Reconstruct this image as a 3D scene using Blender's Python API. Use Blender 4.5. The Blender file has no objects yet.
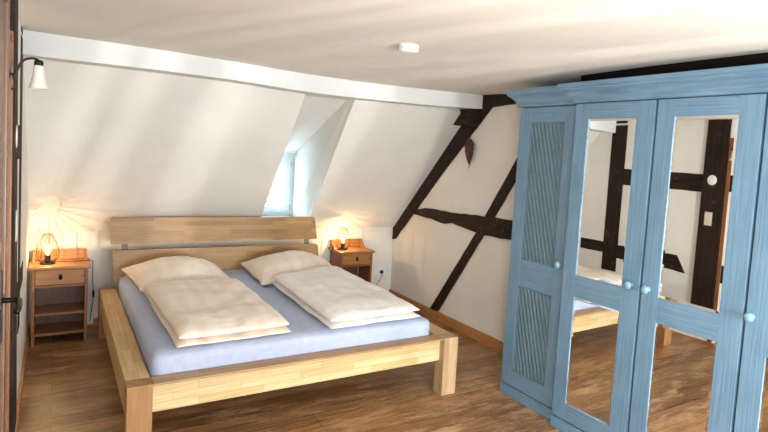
import bpy, bmesh, math, random
from mathutils import Vector, Matrix, noise
random.seed(7)
C = bpy.context.scene.collection
SC = bpy.context.scene

# ------------------------------------------------------------------ camera
cam_d = bpy.data.cameras.new('camera')
cam_d.sensor_width = 36.0
cam_d.lens = 36.0 * 563.925 / 768.0
cam_d.shift_x = -77.18 / 768.0
cam_d.shift_y = -16.0 / 768.0
cam_d.clip_start = 0.02
cam = bpy.data.objects.new('camera', cam_d); C.objects.link(cam)
yaw, pitch, roll = 0.625109, -0.0695809, 0.0674141
f = Vector((math.sin(yaw)*math.cos(pitch), math.cos(yaw)*math.cos(pitch), math.sin(pitch)))
r = Vector((math.cos(yaw), -math.sin(yaw), 0)); u = r.cross(f)
r2 = r*math.cos(roll) + u*math.sin(roll); u2 = -r*math.sin(roll) + u*math.cos(roll)
m = Matrix((r2, u2, -f)).transposed().to_4x4()
m.translation = Vector((-0.29554, -3.09434, 1.62538))
cam.matrix_world = m
SC.camera = cam

# ------------------------------------------------------------------ world, daylight, exposure
SC.view_settings.view_transform = 'Standard'
SC.view_settings.look = 'None'
SC.view_settings.gamma = 1.0
SC.view_settings.use_curve_mapping = False
SC.view_settings.exposure = 0.20
SC.cycles.max_bounces = 10
SC.cycles.diffuse_bounces = 6
SC.cycles.glossy_bounces = 6
SC.cycles.blur_glossy = 0.0
SC.cycles.sample_clamp_indirect = 60.0
SC.cycles.use_guiding = True
SC.cycles.guiding_training_samples = 32

w = bpy.data.worlds.new('sky'); SC.world = w; w.use_nodes = True
bg = w.node_tree.nodes['Background']
bg.inputs['Color'].default_value = (0.62, 0.86, 1.0, 1)
bg.inputs['Strength'].default_value = 12.0

def area(name, loc, rot, sx, sy, energy, col):
    l = bpy.data.lights.new(name, 'AREA'); l.shape = 'RECTANGLE'; l.size = sx; l.size_y = sy
    l.energy = energy; l.color = col
    o = bpy.data.objects.new(name, l); C.objects.link(o)
    o.location = loc; o.rotation_euler = rot
    return o
REAR_Y = -4.3
# daylight coming in through the two rear windows (lamps stand outside the panes)
area('daylight_rear_window', (1.385, REAR_Y-0.02, 1.08), (math.radians(90), 0, 0), 0.26, 0.70, 66, (1.0, 0.985, 0.96))
area('daylight_rear_window_wide', (0.32, REAR_Y-0.05, 1.28), (math.radians(90), 0, 0), 1.1, 1.0, 5, (1.0, 0.98, 0.95))
area('left_fill', (-0.44, -3.75, 1.30), (0, math.radians(-90), 0), 1.0, 0.8, 80, (1.0, 0.97, 0.92))  # added fill brightening the gable wall; the left wall has no window
# added small lamp behind the slats, standing in for daylight bands off the mirrors
area('band_lamp', (2.25, -6.2, 0.80), (math.radians(94), 0, math.radians(12)), 0.03, 0.03, 120, (1.0, 0.97, 0.90))

# ------------------------------------------------------------------ material helpers
def mat(name):
    mt = bpy.data.materials.new(name); mt.use_nodes = True
    nt = mt.node_tree
    return mt, nt, nt.nodes['Principled BSDF']
def N(nt, typ, **kw):
    n = nt.nodes.new(typ)
    for k, v in kw.items():
        if k in n.inputs: n.inputs[k].default_value = v
        else: setattr(n, k, v)
    return n
def L(nt, a, b): nt.links.new(a, b)
def c4(c): return (c[0], c[1], c[2], 1)
def mixc(nt, fac, a, b, mode='MIX'):
    n = nt.nodes.new('ShaderNodeMix'); n.data_type = 'RGBA'; n.blend_type = mode
    for sock, v in ((n.inputs[0], fac), (n.inputs[6], a), (n.inputs[7], b)):
        if hasattr(v, 'node'): L(nt, v, sock)
        elif isinstance(v, (int, float)): sock.default_value = v
        else: sock.default_value = c4(v)
    return n.outputs[2]
def ramp(nt, fac, stops):
    n = nt.nodes.new('ShaderNodeValToRGB')
    e = n.color_ramp.elements
    e[0].position, e[0].color = stops[0][0], c4(stops[0][1])
    e[1].position, e[1].color = stops[1][0], c4(stops[1][1])
    for p, c in stops[2:]:
        q = e.new(p); q.color = c4(c)
    L(nt, fac, n.inputs[0]); return n.outputs[0]
def coords(nt, axis='X'):
    """vector (u along axis, v = sum of the other two, 0)"""
    tc = N(nt, 'ShaderNodeTexCoord'); s = N(nt, 'ShaderNodeSeparateXYZ'); L(nt, tc.outputs['Object'], s.inputs[0])
    o = [k for k in 'XYZ' if k != axis]
    a = N(nt, 'ShaderNodeMath', operation='ADD'); L(nt, s.outputs[o[0]], a.inputs[0]); L(nt, s.outputs[o[1]], a.inputs[1])
    c = N(nt, 'ShaderNodeCombineXYZ'); L(nt, s.outputs[axis], c.inputs[0]); L(nt, a.outputs[0], c.inputs[1])
    return c.outputs[0], tc
def scaled(nt, vec, sc, off=(0,0,0)):
    mp = N(nt, 'ShaderNodeMapping'); mp.inputs['Scale'].default_value = sc; mp.inputs['Location'].default_value = off
    L(nt, vec, mp.inputs['Vector']); return mp.outputs[0]
def bump(nt, b, h, strength, dist=0.01):
    bp = N(nt, 'ShaderNodeBump'); bp.inputs['Strength'].default_value = strength; bp.inputs['Distance'].default_value = dist
    L(nt, h, bp.inputs['Height']); L(nt, bp.outputs[0], b.inputs['Normal'])

def plaster(name, col, var=0.04, bstr=0.25):
    mt, nt, b = mat(name)
    tc = N(nt, 'ShaderNodeTexCoord')
    n1 = N(nt, 'ShaderNodeTexNoise', Scale=1.7, Detail=4.0); L(nt, tc.outputs['Object'], n1.inputs['Vector'])
    n2 = N(nt, 'ShaderNodeTexNoise', Scale=9.0, Detail=6.0); L(nt, tc.outputs['Object'], n2.inputs['Vector'])
    d = tuple(max(0, x*(1-2*var)) for x in col); e = tuple(min(1, x*(1+var)) for x in col)
    L(nt, ramp(nt, n1.outputs['Fac'], [(0.3, d), (0.7, e)]), b.inputs['Base Color'])
    b.inputs['Roughness'].default_value = 0.85
    b.inputs['Specular IOR Level'].default_value = 0.2
    bump(nt, b, n2.outputs['Fac'], bstr, 0.012)
    return mt

def staves(name, c1, c2, axis, length, row, rough=0.45, grain=(4, 90), gdark=0.72, mortar=0.0006, off=(0,0,0), gap=(0.26,0.15,0.065)):
    mt, nt, b = mat(name)
    v, tc = coords(nt, axis)
    vv = scaled(nt, v, (1,1,1), off)
    br = N(nt, 'ShaderNodeTexBrick'); br.offset = 0.37; br.offset_frequency = 2
    L(nt, vv, br.inputs['Vector'])
    br.inputs['Color1'].default_value = c4(c1); br.inputs['Color2'].default_value = c4(c2); br.inputs['Mortar'].default_value = c4(gap)
    br.inputs['Scale'].default_value = 1; br.inputs['Brick Width'].default_value = length; br.inputs['Row Height'].default_value = row
    br.inputs['Mortar Size'].default_value = mortar; br.inputs['Mortar Smooth'].default_value = 0.2; br.inputs['Bias'].default_value = 0
    g = N(nt, 'ShaderNodeTexNoise', Scale=1.0, Detail=5.0, Roughness=0.6, Distortion=0.4); L(nt, scaled(nt, vv, (grain[0], grain[1], 1)), g.inputs['Vector'])
    gcol = ramp(nt, g.outputs['Fac'], [(0.3, (gdark,)*3), (0.65, (1.06,)*3)])
    L(nt, mixc(nt, 1.0, br.outputs['Color'], gcol, 'MULTIPLY'), b.inputs['Base Color'])
    b.inputs['Roughness'].default_value = rough
    bump(nt, b, g.outputs['Fac'], 0.12, 0.003)
    return mt

def pine(name, c1, c2, axis, rough=0.4):
    mt, nt, b = mat(name)
    v, tc = coords(nt, axis)
    wv = N(nt, 'ShaderNodeTexNoise', Scale=1.0, Detail=4.0, Distortion=1.2); L(nt, scaled(nt, v, (3.5, 42, 1)), wv.inputs['Vector'])
    kn = N(nt, 'ShaderNodeTexVoronoi', Scale=1.0); L(nt, scaled(nt, v, (5, 11, 1)), kn.inputs['Vector'])
    base = ramp(nt, wv.outputs['Fac'], [(0.3, c2), (0.68, c1)])
    k = ramp(nt, kn.outputs['Distance'], [(0.05, (0.35, 0.22, 0.14)), (0.14, (1, 1, 1))])
    L(nt, mixc(nt, 0.85, base, k, 'MULTIPLY'), b.inputs['Base Color'])
    b.inputs['Roughness'].default_value = rough
    return mt

def painted(name, c1, c2, axis):
    mt, nt, b = mat(name)
    v, tc = coords(nt, axis)
    n = N(nt, 'ShaderNodeTexNoise', Scale=1.0, Detail=6.0, Roughness=0.65); L(nt, scaled(nt, v, (3, 120, 1)), n.inputs['Vector'])
    n2 = N(nt, 'ShaderNodeTexNoise', Scale=5.0, Detail=2.0); L(nt, tc.outputs['Object'], n2.inputs['Vector'])
    base = ramp(nt, n.outputs['Fac'], [(0.3, c1), (0.7, c2)])
    L(nt, mixc(nt, 0.35, base, ramp(nt, n2.outputs['Fac'], [(0.35, (0.75,)*3), (0.65, (1.1,)*3)]), 'MULTIPLY'), b.inputs['Base Color'])
    b.inputs['Roughness'].default_value = 0.42
    bump(nt, b, n.outputs['Fac'], 0.15, 0.002)
    return mt

def timber(name, axis):
    mt, nt, b = mat(name)
    tc = N(nt, 'ShaderNodeTexCoord')
    s = {'X': (3, 30, 30), 'Y': (30, 3, 30), 'Z': (30, 30, 3)}[axis]
    n = N(nt, 'ShaderNodeTexNoise', Scale=1.0, Detail=8.0, Roughness=0.7); L(nt, scaled(nt, tc.outputs['Object'], s), n.inputs['Vector'])
    n2 = N(nt, 'ShaderNodeTexNoise', Scale=14.0, Detail=6.0); L(nt, tc.outputs['Object'], n2.inputs['Vector'])
    a = ramp(nt, n.outputs['Fac'], [(0.32, (0.004, 0.0022, 0.0016)), (0.74, (0.042, 0.020, 0.011))])
    worn = ramp(nt, n2.outputs['Fac'], [(0.62, (0, 0, 0)), (0.78, (0.09, 0.055, 0.035))])
    L(nt, mixc(nt, 1.0, a, worn, 'ADD'), b.inputs['Base Color'])
    b.inputs['Roughness'].default_value = 0.7; b.inputs['Specular IOR Level'].default_value = 0.25
    bump(nt, b, n.outputs['Fac'], 0.6, 0.01)
    return mt

def plain(name, col, rough=0.5, metal=0.0, spec=0.5, nz=0.0):
    mt, nt, b = mat(name)
    tc = N(nt, 'ShaderNodeTexCoord')
    n = N(nt, 'ShaderNodeTexNoise', Scale=25.0, Detail=3.0); L(nt, tc.outputs['Object'], n.inputs['Vector'])
    L(nt, ramp(nt, n.outputs['Fac'], [(0.3, tuple(x*0.93 for x in col)), (0.7, tuple(min(1, x*1.04) for x in col))]), b.inputs['Base Color'])
    b.inputs['Roughness'].default_value = rough; b.inputs['Metallic'].default_value = metal
    b.inputs['Specular IOR Level'].default_value = spec
    if nz: bump(nt, b, n.outputs['Fac'], nz, 0.005)
    return mt

def emis(name, col, strength):
    mt, nt, b = mat(name)
    b.inputs['Emission Color'].default_value = c4(col); b.inputs['Emission Strength'].default_value = strength
    b.inputs['Base Color'].default_value = c4(col)
    return mt

def glass(name, tint=(1,1,1), gl=0.06, rough=0.02):
    mt, nt, b = mat(name)
    t = N(nt, 'ShaderNodeBsdfTransparent'); t.inputs[0].default_value = c4(tint)
    g = N(nt, 'ShaderNodeBsdfGlossy'); g.inputs['Roughness'].default_value = rough
    mx = N(nt, 'ShaderNodeMixShader'); mx.inputs[0].default_value = gl
    L(nt, t.outputs[0], mx.inputs[1]); L(nt, g.outputs[0], mx.inputs[2])
    L(nt, mx.outputs[0], nt.nodes['Material Output'].inputs['Surface'])
    return mt

def mirror_mat():
    mt, nt, b = mat('mirror_glass')
    b.inputs['Base Color'].default_value = (0.93, 0.94, 0.93, 1); b.inputs['Metallic'].default_value = 1
    b.inputs['Roughness'].default_value = 0.0
    return mt

def floor_mat():
    mt, nt, b = mat('floor_planks')
    v, tc = coords(nt, 'X')
    br = N(nt, 'ShaderNodeTexBrick'); br.offset = 0.43
    L(nt, scaled(nt, v, (1,1,1), (0.3, 0.04, 0)), br.inputs['Vector'])
    br.inputs['Color1'].default_value = (0.38, 0.195, 0.080, 1); br.inputs['Color2'].default_value = (0.19, 0.086, 0.032, 1)
    br.inputs['Mortar'].default_value = (0.035, 0.016, 0.007, 1)
    br.inputs['Scale'].default_value = 1; br.inputs['Brick Width'].default_value = 2.3; br.inputs['Row Height'].default_value = 0.17
    br.inputs['Mortar Size'].default_value = 0.0022; br.inputs['Mortar Smooth'].default_value = 0.4
    g = N(nt, 'ShaderNodeTexNoise', Scale=1.0, Detail=8.0, Roughness=0.72, Distortion=0.9); L(nt, scaled(nt, v, (3.0, 40, 1)), g.inputs['Vector'])
    gc = ramp(nt, g.outputs['Fac'], [(0.30, (0.30,)*3), (0.47, (0.80,)*3), (0.72, (1.45,)*3)])
    worn = N(nt, 'ShaderNodeTexNoise', Scale=1.0, Detail=9.0, Roughness=0.78, Distortion=0.3); L(nt, scaled(nt, v, (2.4, 8.5, 1)), worn.inputs['Vector'])
    base = mixc(nt, 1.0, br.outputs['Color'], gc, 'MULTIPLY')
    wf = ramp(nt, worn.outputs['Fac'], [(0.50, (0,0,0)), (0.62, (0.70,0.70,0.70))])
    base2 = mixc(nt, wf, base, (0.55, 0.35, 0.19))
    dk = N(nt, 'ShaderNodeTexNoise', Scale=1.0, Detail=10.0, Roughness=0.8); L(nt, scaled(nt, v, (7, 42, 1), (3,1,0)), dk.inputs['Vector'])
    df = ramp(nt, dk.outputs['Fac'], [(0.56, (1,1,1)), (0.68, (0.30,0.22,0.16))])
    L(nt, mixc(nt, 0.9, base2, df, 'MULTIPLY'), b.inputs['Base Color'])
    L(nt, ramp(nt, worn.outputs['Fac'], [(0.3, (0.24,)*3), (0.7, (0.50,)*3)]), b.inputs['Roughness'])
    bump(nt, b, g.outputs['Fac'], 0.25, 0.004)
    return mt

def fabric_check(name, base, tint, s_u, s_v, strength=0.6, bands=(0.55, 0.62)):
    """cream cotton with woven bands crossing at right angles (uv = cloth coordinates)"""
    mt, nt, b = mat(name)
    uv = N(nt, 'ShaderNodeTexCoord'); s = N(nt, 'ShaderNodeSeparateXYZ'); L(nt, uv.outputs['UV'], s.inputs[0])
    def band(sock, sc, ph):
        m1 = N(nt, 'ShaderNodeMath', operation='MULTIPLY_ADD'); L(nt, sock, m1.inputs[0]); m1.inputs[1].default_value = sc; m1.inputs[2].default_value = ph
        m2 = N(nt, 'ShaderNodeMath', operation='SINE'); L(nt, m1.outputs[0], m2.inputs[0])
        m3 = N(nt, 'ShaderNodeMath', operation='MULTIPLY_ADD'); L(nt, m2.outputs[0], m3.inputs[0]); m3.inputs[1].default_value = 0.5; m3.inputs[2].default_value = 0.5
        return ramp(nt, m3.outputs[0], [(bands[0], (0,0,0)), (bands[1], (1,1,1))])
    a = band(s.outputs['X'], s_u, 0.4); c = band(s.outputs['Y'], s_v, 1.0)
    tot = mixc(nt, 0.5, a, c, 'ADD')
    f_ = mixc(nt, strength, (0,0,0), tot, 'MIX')
    L(nt, mixc(nt, f_, base, tint), b.inputs['Base Color'])
    b.inputs['Roughness'].default_value = 0.85; b.inputs['Specular IOR Level'].default_value = 0.15
    b.inputs['Sheen Weight'].default_value = 0.15
    n = N(nt, 'ShaderNodeTexNoise', Scale=14.0, Detail=5.0); L(nt, uv.outputs['Object'], n.inputs['Vector'])
    bump(nt, b, n.outputs['Fac'], 0.35, 0.012)
    return mt

M = {}
M['wall'] = plaster('white_plaster', (0.80, 0.765, 0.71))
M['slope'] = plaster('slope_plaster', (0.80, 0.775, 0.735), 0.03, 0.3)
M['ceil'] = plaster('ceiling_plaster', (0.78, 0.745, 0.69), 0.02, 0.2)
M['beamw'] = plaster('white_painted_beam', (0.74, 0.75, 0.74), 0.02, 0.2)
M['floor'] = floor_mat()
M['timZ'] = timber('dark_timber_upright', 'Z'); M['timY'] = timber('dark_timber_level', 'Y')
M['gapShade'] = plain('gap_shade_black', (0.008, 0.005, 0.004), 0.85, spec=0.1)  # near-black colour for the shaded gap above the wardrobe
M['base'] = pine('baseboard_wood', (0.50, 0.25, 0.09), (0.36, 0.155, 0.045), 'Y')
M['baseX'] = pine('baseboard_wood_back', (0.50, 0.25, 0.09), (0.36, 0.155, 0.045), 'X')
oak1, oak2 = (0.62, 0.42, 0.20), (0.50, 0.31, 0.125)
M['oakX'] = staves('oak_block_along_x', (0.49, 0.275, 0.098), (0.34, 0.172, 0.052), 'X', 0.38, 0.045)
M['oakXl'] = staves('oak_block_pale', (0.74, 0.56, 0.30), (0.60, 0.41, 0.18), 'X', 0.34, 0.042)
M['oakXd'] = staves('oak_block_cap', (0.48, 0.29, 0.12), (0.37, 0.20, 0.075), 'X', 0.34, 0.042)
M['oakY'] = staves('oak_block_along_y', (0.66, 0.45, 0.20), (0.52, 0.32, 0.12), 'Y', 0.36, 0.043)
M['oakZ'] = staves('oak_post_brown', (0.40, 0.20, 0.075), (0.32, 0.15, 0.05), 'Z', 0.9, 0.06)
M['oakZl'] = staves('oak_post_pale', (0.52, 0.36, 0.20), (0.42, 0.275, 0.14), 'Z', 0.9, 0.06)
M['pineX'] = pine('pine_along_x', (0.43, 0.195, 0.060), (0.31, 0.118, 0.032), 'X')
M['pineZ'] = pine('pine_upright', (0.33, 0.125, 0.040), (0.22, 0.075, 0.025), 'Z')  # reddish brown sides, darkened further for the shaded interior
M['pineS'] = pine('pine_shelf_shade', (0.30, 0.12, 0.038), (0.21, 0.075, 0.024), 'X')  # shelf pine darkened to put the compartment shade into its colour
M['pineD'] = pine('pine_inside_shade', (0.16, 0.065, 0.024), (0.10, 0.038, 0.014), 'Z')  # back panel colour carries the deep shade inside the nightstand
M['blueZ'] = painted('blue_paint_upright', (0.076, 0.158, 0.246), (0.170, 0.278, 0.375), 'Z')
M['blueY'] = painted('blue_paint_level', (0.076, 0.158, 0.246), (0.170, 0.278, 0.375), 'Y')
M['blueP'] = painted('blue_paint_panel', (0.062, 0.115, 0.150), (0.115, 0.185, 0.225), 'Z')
M['knob'] = plain('blue_knob_paint', (0.18, 0.32, 0.42), 0.3)
M['mirror'] = mirror_mat()
M['sheet'] = plain('blue_grey_sheet', (0.42, 0.47, 0.62), 0.8, nz=0.2)
M['duvL'] = fabric_check('cream_check_cotton', (0.80, 0.715, 0.63), (0.78, 0.60, 0.455), 36, 46, 0.42, (0.35, 0.8))
M['duvR'] = fabric_check('white_check_cotton', (0.82, 0.785, 0.765), (0.79, 0.66, 0.54), 36, 46, 0.28, (0.35, 0.8))
M['pilL'] = fabric_check('cream_check_pillowcase', (0.80, 0.715, 0.625), (0.78, 0.60, 0.445), 36, 20, 0.42, (0.35, 0.8))
M['black'] = plain('black_metal', (0.012, 0.011, 0.010), 0.4, 0.6)
M['blackp'] = plain('black_plastic', (0.015, 0.014, 0.013), 0.4)
M['white'] = plain('white_plastic', (0.80, 0.80, 0.78), 0.35)
M['frame'] = plain('white_window_paint', (0.56, 0.63, 0.68), 0.35)
M['frost'] = plain('frosted_shade_glass', (0.58, 0.58, 0.54), 0.3)
M['cream'] = plain('cream_switch_plastic', (0.66, 0.62, 0.50), 0.4)
M['steel'] = plain('grey_metal', (0.45, 0.43, 0.40), 0.35, 0.8)
M['bracket'] = plain('grey_bracket', (0.22, 0.22, 0.20), 0.7)
M['glass'] = glass('window_glass')
M['bulb'] = glass('bulb_glass', (1.0, 0.95, 0.85), 0.05)
nt = M['bulb'].node_tree; ad = N(nt, 'ShaderNodeAddShader'); em = N(nt, 'ShaderNodeEmission'); em.inputs[0].default_value = (1.0, 0.72, 0.34, 1); em.inputs[1].default_value = 0.9
mo_ = nt.nodes['Material Output'].inputs['Surface']; L(nt, mo_.links[0].from_socket, ad.inputs[0]); L(nt, em.outputs[0], ad.inputs[1]); L(nt, ad.outputs[0], mo_)
M['fil'] = emis('glowing_filament', (1.0, 0.66, 0.28), 2200)
M['doorw'] = pine('door_frame_wood', (0.17, 0.085, 0.048), (0.11, 0.05, 0.028), 'Z')
M['lath'] = pine('brown_lath_wood', (0.26, 0.10, 0.035), (0.17, 0.06, 0.02), 'Z')
M['twig'] = plain('dried_red_brown_twigs', (0.075, 0.032, 0.023), 0.8, nz=0.8)
M['tile'] = plain('pale_roof_tile', (0.50, 0.38, 0.30), 0.7)
M['lap'] = plain('dark_tile_edge', (0.20, 0.11, 0.06), 0.9)
M['seam'] = plain('tile_seam_brown', (0.45, 0.27, 0.18), 0.8)  # one even brown for the roof body behind the tile courses

# ------------------------------------------------------------------ mesh helpers
def BM(): return bmesh.new()
def add_box(bm, a, b, bev=0.0, seg=2):
    g = bmesh.ops.create_cube(bm, size=1)
    vs = g['verts']
    s = [b[i]-a[i] for i in range(3)]; c = [(a[i]+b[i])/2 for i in range(3)]
    for v in vs: v.co = Vector((v.co.x*s[0]+c[0], v.co.y*s[1]+c[1], v.co.z*s[2]+c[2]))
    if bev:
        es = {e for v in vs for e in v.link_edges}
        bmesh.ops.bevel(bm, geom=list(es), offset=bev, segments=seg, profile=0.6, affect='EDGES')
    return bm
def box(a, b, bev=0.0): return add_box(BM(), a, b, bev)
def add_poly(bm, pts): 
    return bm.faces.new([bm.verts.new(p) for p in pts])
def add_prism(bm, pts, ext):
    """polygon pts extruded by vector ext"""
    e = Vector(ext)
    a = [bm.verts.new(Vector(p)) for p in pts]; b = [bm.verts.new(Vector(p)+e) for p in pts]
    bm.faces.new(a); bm.faces.new(b[::-1])
    n = len(pts)
    for i in range(n):
        j = (i+1) % n
        bm.faces.new((a[j], a[i], b[i], b[j]))
    return bm
def add_lathe(bm, prof, segs=24, center=(0,0,0), axis='Z'):
    rings = []
    for (rad, z) in prof:
        ring = []
        for k in range(segs):
            t = 2*math.pi*k/segs
            p = (rad*math.cos(t), rad*math.sin(t), z)
            if axis == 'X': p = (z, p[0], p[1])
            if axis == 'Y': p = (p[0], z, p[1])
            ring.append(bm.verts.new((p[0]+center[0], p[1]+center[1], p[2]+center[2])))
        rings.append(ring)
    for a, b in zip(rings, rings[1:]):
        for k in range(segs):
            j = (k+1) % segs
            bm.faces.new((a[k], a[j], b[j], b[k]))
    if prof[0][0] > 1e-6: bm.faces.new(rings[0][::-1])
    if prof[-1][0] > 1e-6: bm.faces.new(rings[-1])
    return bm
def add_tube(bm, pts, rad, segs=8):
    pts = [Vector(p) for p in pts]; rings = []
    nrm = None
    for i, p in enumerate(pts):
        t = (pts[min(i+1, len(pts)-1)] - pts[max(i-1, 0)]).normalized()
        if nrm is None:
            nrm = t.orthogonal().normalized()
        nrm = (nrm - t*nrm.dot(t)).normalized()
        bn = t.cross(nrm)
        rr = rad[i] if isinstance(rad, (list, tuple)) else rad
        rings.append([bm.verts.new(p + (nrm*math.cos(2*math.pi*k/segs) + bn*math.sin(2*math.pi*k/segs))*rr) for k in range(segs)])
    for a, b in zip(rings, rings[1:]):
        for k in range(segs):
            j = (k+1) % segs
            bm.faces.new((a[k], a[j], b[j], b[k]))
    bm.faces.new(rings[0][::-1]); bm.faces.new(rings[-1])
    return bm
def spline(ps, n=8):
    ps = [Vector(p) for p in ps]; out = []
    P = [ps[0]*2-ps[1]] + ps + [ps[-1]*2-ps[-2]]
    for i in range(1, len(P)-2):
        for k in range(n):
            t = k/n
            out.append(0.5*((2*P[i]) + (P[i+1]-P[i-1])*t + (2*P[i-1]-5*P[i]+4*P[i+1]-P[i+2])*t*t + (3*P[i]-P[i-1]-3*P[i+1]+P[i+2])*t**3))
    out.append(ps[-1]); return out
def obj(name, bm, mt, parent=None, smooth=False, loc=None):
    bmesh.ops.recalc_face_normals(bm, faces=bm.faces)
    me = bpy.data.meshes.new(name); bm.to_mesh(me); bm.free()
    if smooth:
        for p in me.polygons: p.use_smooth = True
    o = bpy.data.objects.new(name, me); C.objects.link(o)
    if mt: me.materials.append(mt)
    if parent: o.parent = parent
    if loc: o.location = loc
    return o
def thing(name, label, cat, loc=(0,0,0), rz=0, group=None):
    o = bpy.data.objects.new(name, None); C.objects.link(o); o.empty_display_size = 0.05
    o.location = loc; o.rotation_euler = (0,0,rz); o['label'] = label; o['category'] = cat
    if group: o['group'] = group
    return o
def tag(o, label, cat, group=None, kind=None):
    o['label'] = label; o['category'] = cat
    if group: o['group'] = group
    if kind: o['kind'] = kind
    return o
def struct(name, bm, mt, label=None, smooth=False, loc=None):
    o = obj(name, bm, mt, None, smooth, loc); o['kind'] = 'structure'
    if label: o['label'] = label
    return o
def dup(root, loc, rz, label, group=None):
    rr = root.copy(); C.objects.link(rr); rr.location = loc; rr.rotation_euler = (0,0,rz); rr['label'] = label
    for ch in list(root.children):
        c = ch.copy(); C.objects.link(c); c.parent = rr
        for g in ch.children:
            d = g.copy(); C.objects.link(d); d.parent = c
    return rr

XL, XR, YB = -0.462, 2.86, 2.56           # left wall, gable wall on the right, knee wall
SM = -0.9515                               # roof slope dz/dy
def zs(y): return 0.832 + (y-2.605)*SM
KZ = zs(YB)

# ------------------------------------------------------------------ room shell
bm = BM(); add_box(bm, (XL-0.1, REAR_Y-0.1, -0.08), (XR+0.1, YB+0.1, 0)); struct('floor', bm, M['floor'])
struct('wall_right', box((XR, REAR_Y-0.1, 0), (XR+0.1, YB+0.4, 2.5)), M['wall'])
struct('wall_left', box((XL-0.1, REAR_Y-0.1, 0), (XL, YB+0.4, 2.5)), M['wall'])
struct('wall_back', box((XL, YB, 0), (XR, YB+0.1, KZ-0.02)), M['wall'], 'white knee wall behind the bed head and nightstands')

# sagging purlin and ceiling
bx = [-0.47, 0.2, 0.83, 1.15, 1.8, 2.6, 2.87]
btop = [2.195, 2.200, 2.193, 2.182, 2.188, 2.220, 2.236]
bbot = [2.058, 2.072, 2.072, 2.052, 2.063, 2.090, 2.112]
def interp(xs, ys, x):
    for i in range(len(xs)-1):
        if x <= xs[i+1]:
            t = (x-xs[i])/(xs[i+1]-xs[i]); t = max(0, t)
            return ys[i]*(1-t)+ys[i+1]*t
    return ys[-1]
def sm(ys, x): return sum(interp(bx, ys, x+d) for d in (-0.2, -0.1, 0, 0.1, 0.2))/5
def ceil_z(x, y):
    k = max(0.0, min(1.0, (1.02-y)/0.9)); k = k*k*(3-2*k)
    return sm(btop, x)*(1-k) + 2.203*k + 0.006*math.sin(1.7*x+2.1*y)*k
YF = 1.02
bm = BM(); n = 28; cols = []
for i in range(n+1):
    x = XL + (XR-XL)*i/n
    y1 = YF + 0.33
    cols.append([bm.verts.new(p) for p in ((x, YF, sm(btop, x)+0.02), (x, YF, sm(bbot, x)), (x, y1, sm(bbot, x)+0.003), (x, y1, sm(btop, x)+0.02))])
for a, b in zip(cols, cols[1:]):
    for k in range(4): bm.faces.new((a[k], a[(k+1)%4], b[(k+1)%4], b[k]))
bm.faces.new(cols[0]); bm.faces.new(cols[-1][::-1])
struct('trim_1', bm, M['beamw'], 'white painted purlin beam running under the ceiling above the bed')
bm = BM(); ny, nx = 44, 28; g = []
for j in range(ny+1):
    y = YF+0.05 + (REAR_Y-0.05-YF-0.05)*j/ny
    g.append([bm.verts.new((XL-0.02+(XR-XL+0.04)*i/nx, y, ceil_z(XL+(XR-XL)*i/nx, y))) for i in range(nx+1)])
for j in range(ny):
    for i in range(nx): bm.faces.new((g[j][i], g[j][i+1], g[j+1][i+1], g[j+1][i]))
top = [[bm.verts.new((XL-0.02, YF+0.05, 2.5)), bm.verts.new((XR+0.02, YF+0.05, 2.5))], [bm.verts.new((XL-0.02, REAR_Y-0.05, 2.5)), bm.verts.new((XR+0.02, REAR_Y-0.05, 2.5))]]
bm.faces.new((top[0][0], top[0][1], top[1][1], top[1][0]))
struct('ceiling', bm, M['ceil'], smooth=True)

# sloping roof plaster with the dormer opening
HTL, HTR = (1.268, 1.31), (1.680, 1.31)
HBL, HBR = (1.308, 2.486), (1.800, 2.486)
def sp(x, y): return (x, y, zs(y))
yt = 1.26
bm = BM()
def quad_grid(bm, c, nu, nv):
    c = [Vector(p) for p in c]; g = []
    for j in range(nv+1):
        t = j/nv
        a = c[0].lerp(c[3], t); b = c[1].lerp(c[2], t)
        g.append([bm.verts.new(a.lerp(b, i/nu)) for i in range(nu+1)])
    for j in range(nv):
        for i in range(nu): bm.faces.new((g[j][i], g[j][i+1], g[j+1][i+1], g[j+1][i]))
quad_grid(bm, (sp(XL-0.02, yt), sp(HTL[0], yt), sp(*HBL), sp(XL-0.02, HBL[1])), 8, 8)
quad_grid(bm, (sp(HTR[0], yt), sp(XR+0.02, yt), sp(XR+0.02, HBR[1]), sp(*HBR)), 8, 8)
quad_grid(bm, (sp(XL-0.02, HBL[1]), sp(XR+0.02, HBL[1]), sp(XR+0.02, YB+0.01), sp(XL-0.02, YB+0.01)), 8, 2)
o = struct('wall_slope', bm, M['slope'], 'white sloping attic wall above the bed with radiating lamp light')
md = o.modifiers.new('thick', 'SOLIDIFY'); md.thickness = 0.06; md.offset = -1
YW, WX0, WX1, WZ0, WZ1 = 2.85, 1.30, 1.765, 0.905, 1.575
bm = BM()
add_poly(bm, [sp(HTL[0], yt), sp(*HBL), (WX0, YW, WZ0), (WX0, YW, WZ1)])                      # left cheek
add_poly(bm, [sp(HTR[0], yt), (WX1, YW, WZ1), (WX1, YW, WZ0), sp(*HBR)])                      # right cheek
add_poly(bm, [sp(HTL[0], yt), (WX0, YW, WZ1), (WX1, YW, WZ1), sp(HTR[0], yt)])                # dormer ceiling
add_poly(bm, [sp(*HBL), sp(*HBR), (WX1, YW, WZ0), (WX0, YW, WZ0)])                            # sill
bmesh.ops.remove_doubles(bm, verts=bm.verts, dist=1e-4)
struct('wall_dormer', bm, M['slope'], 'white cheeks and sill of the small dormer window recess')

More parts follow.
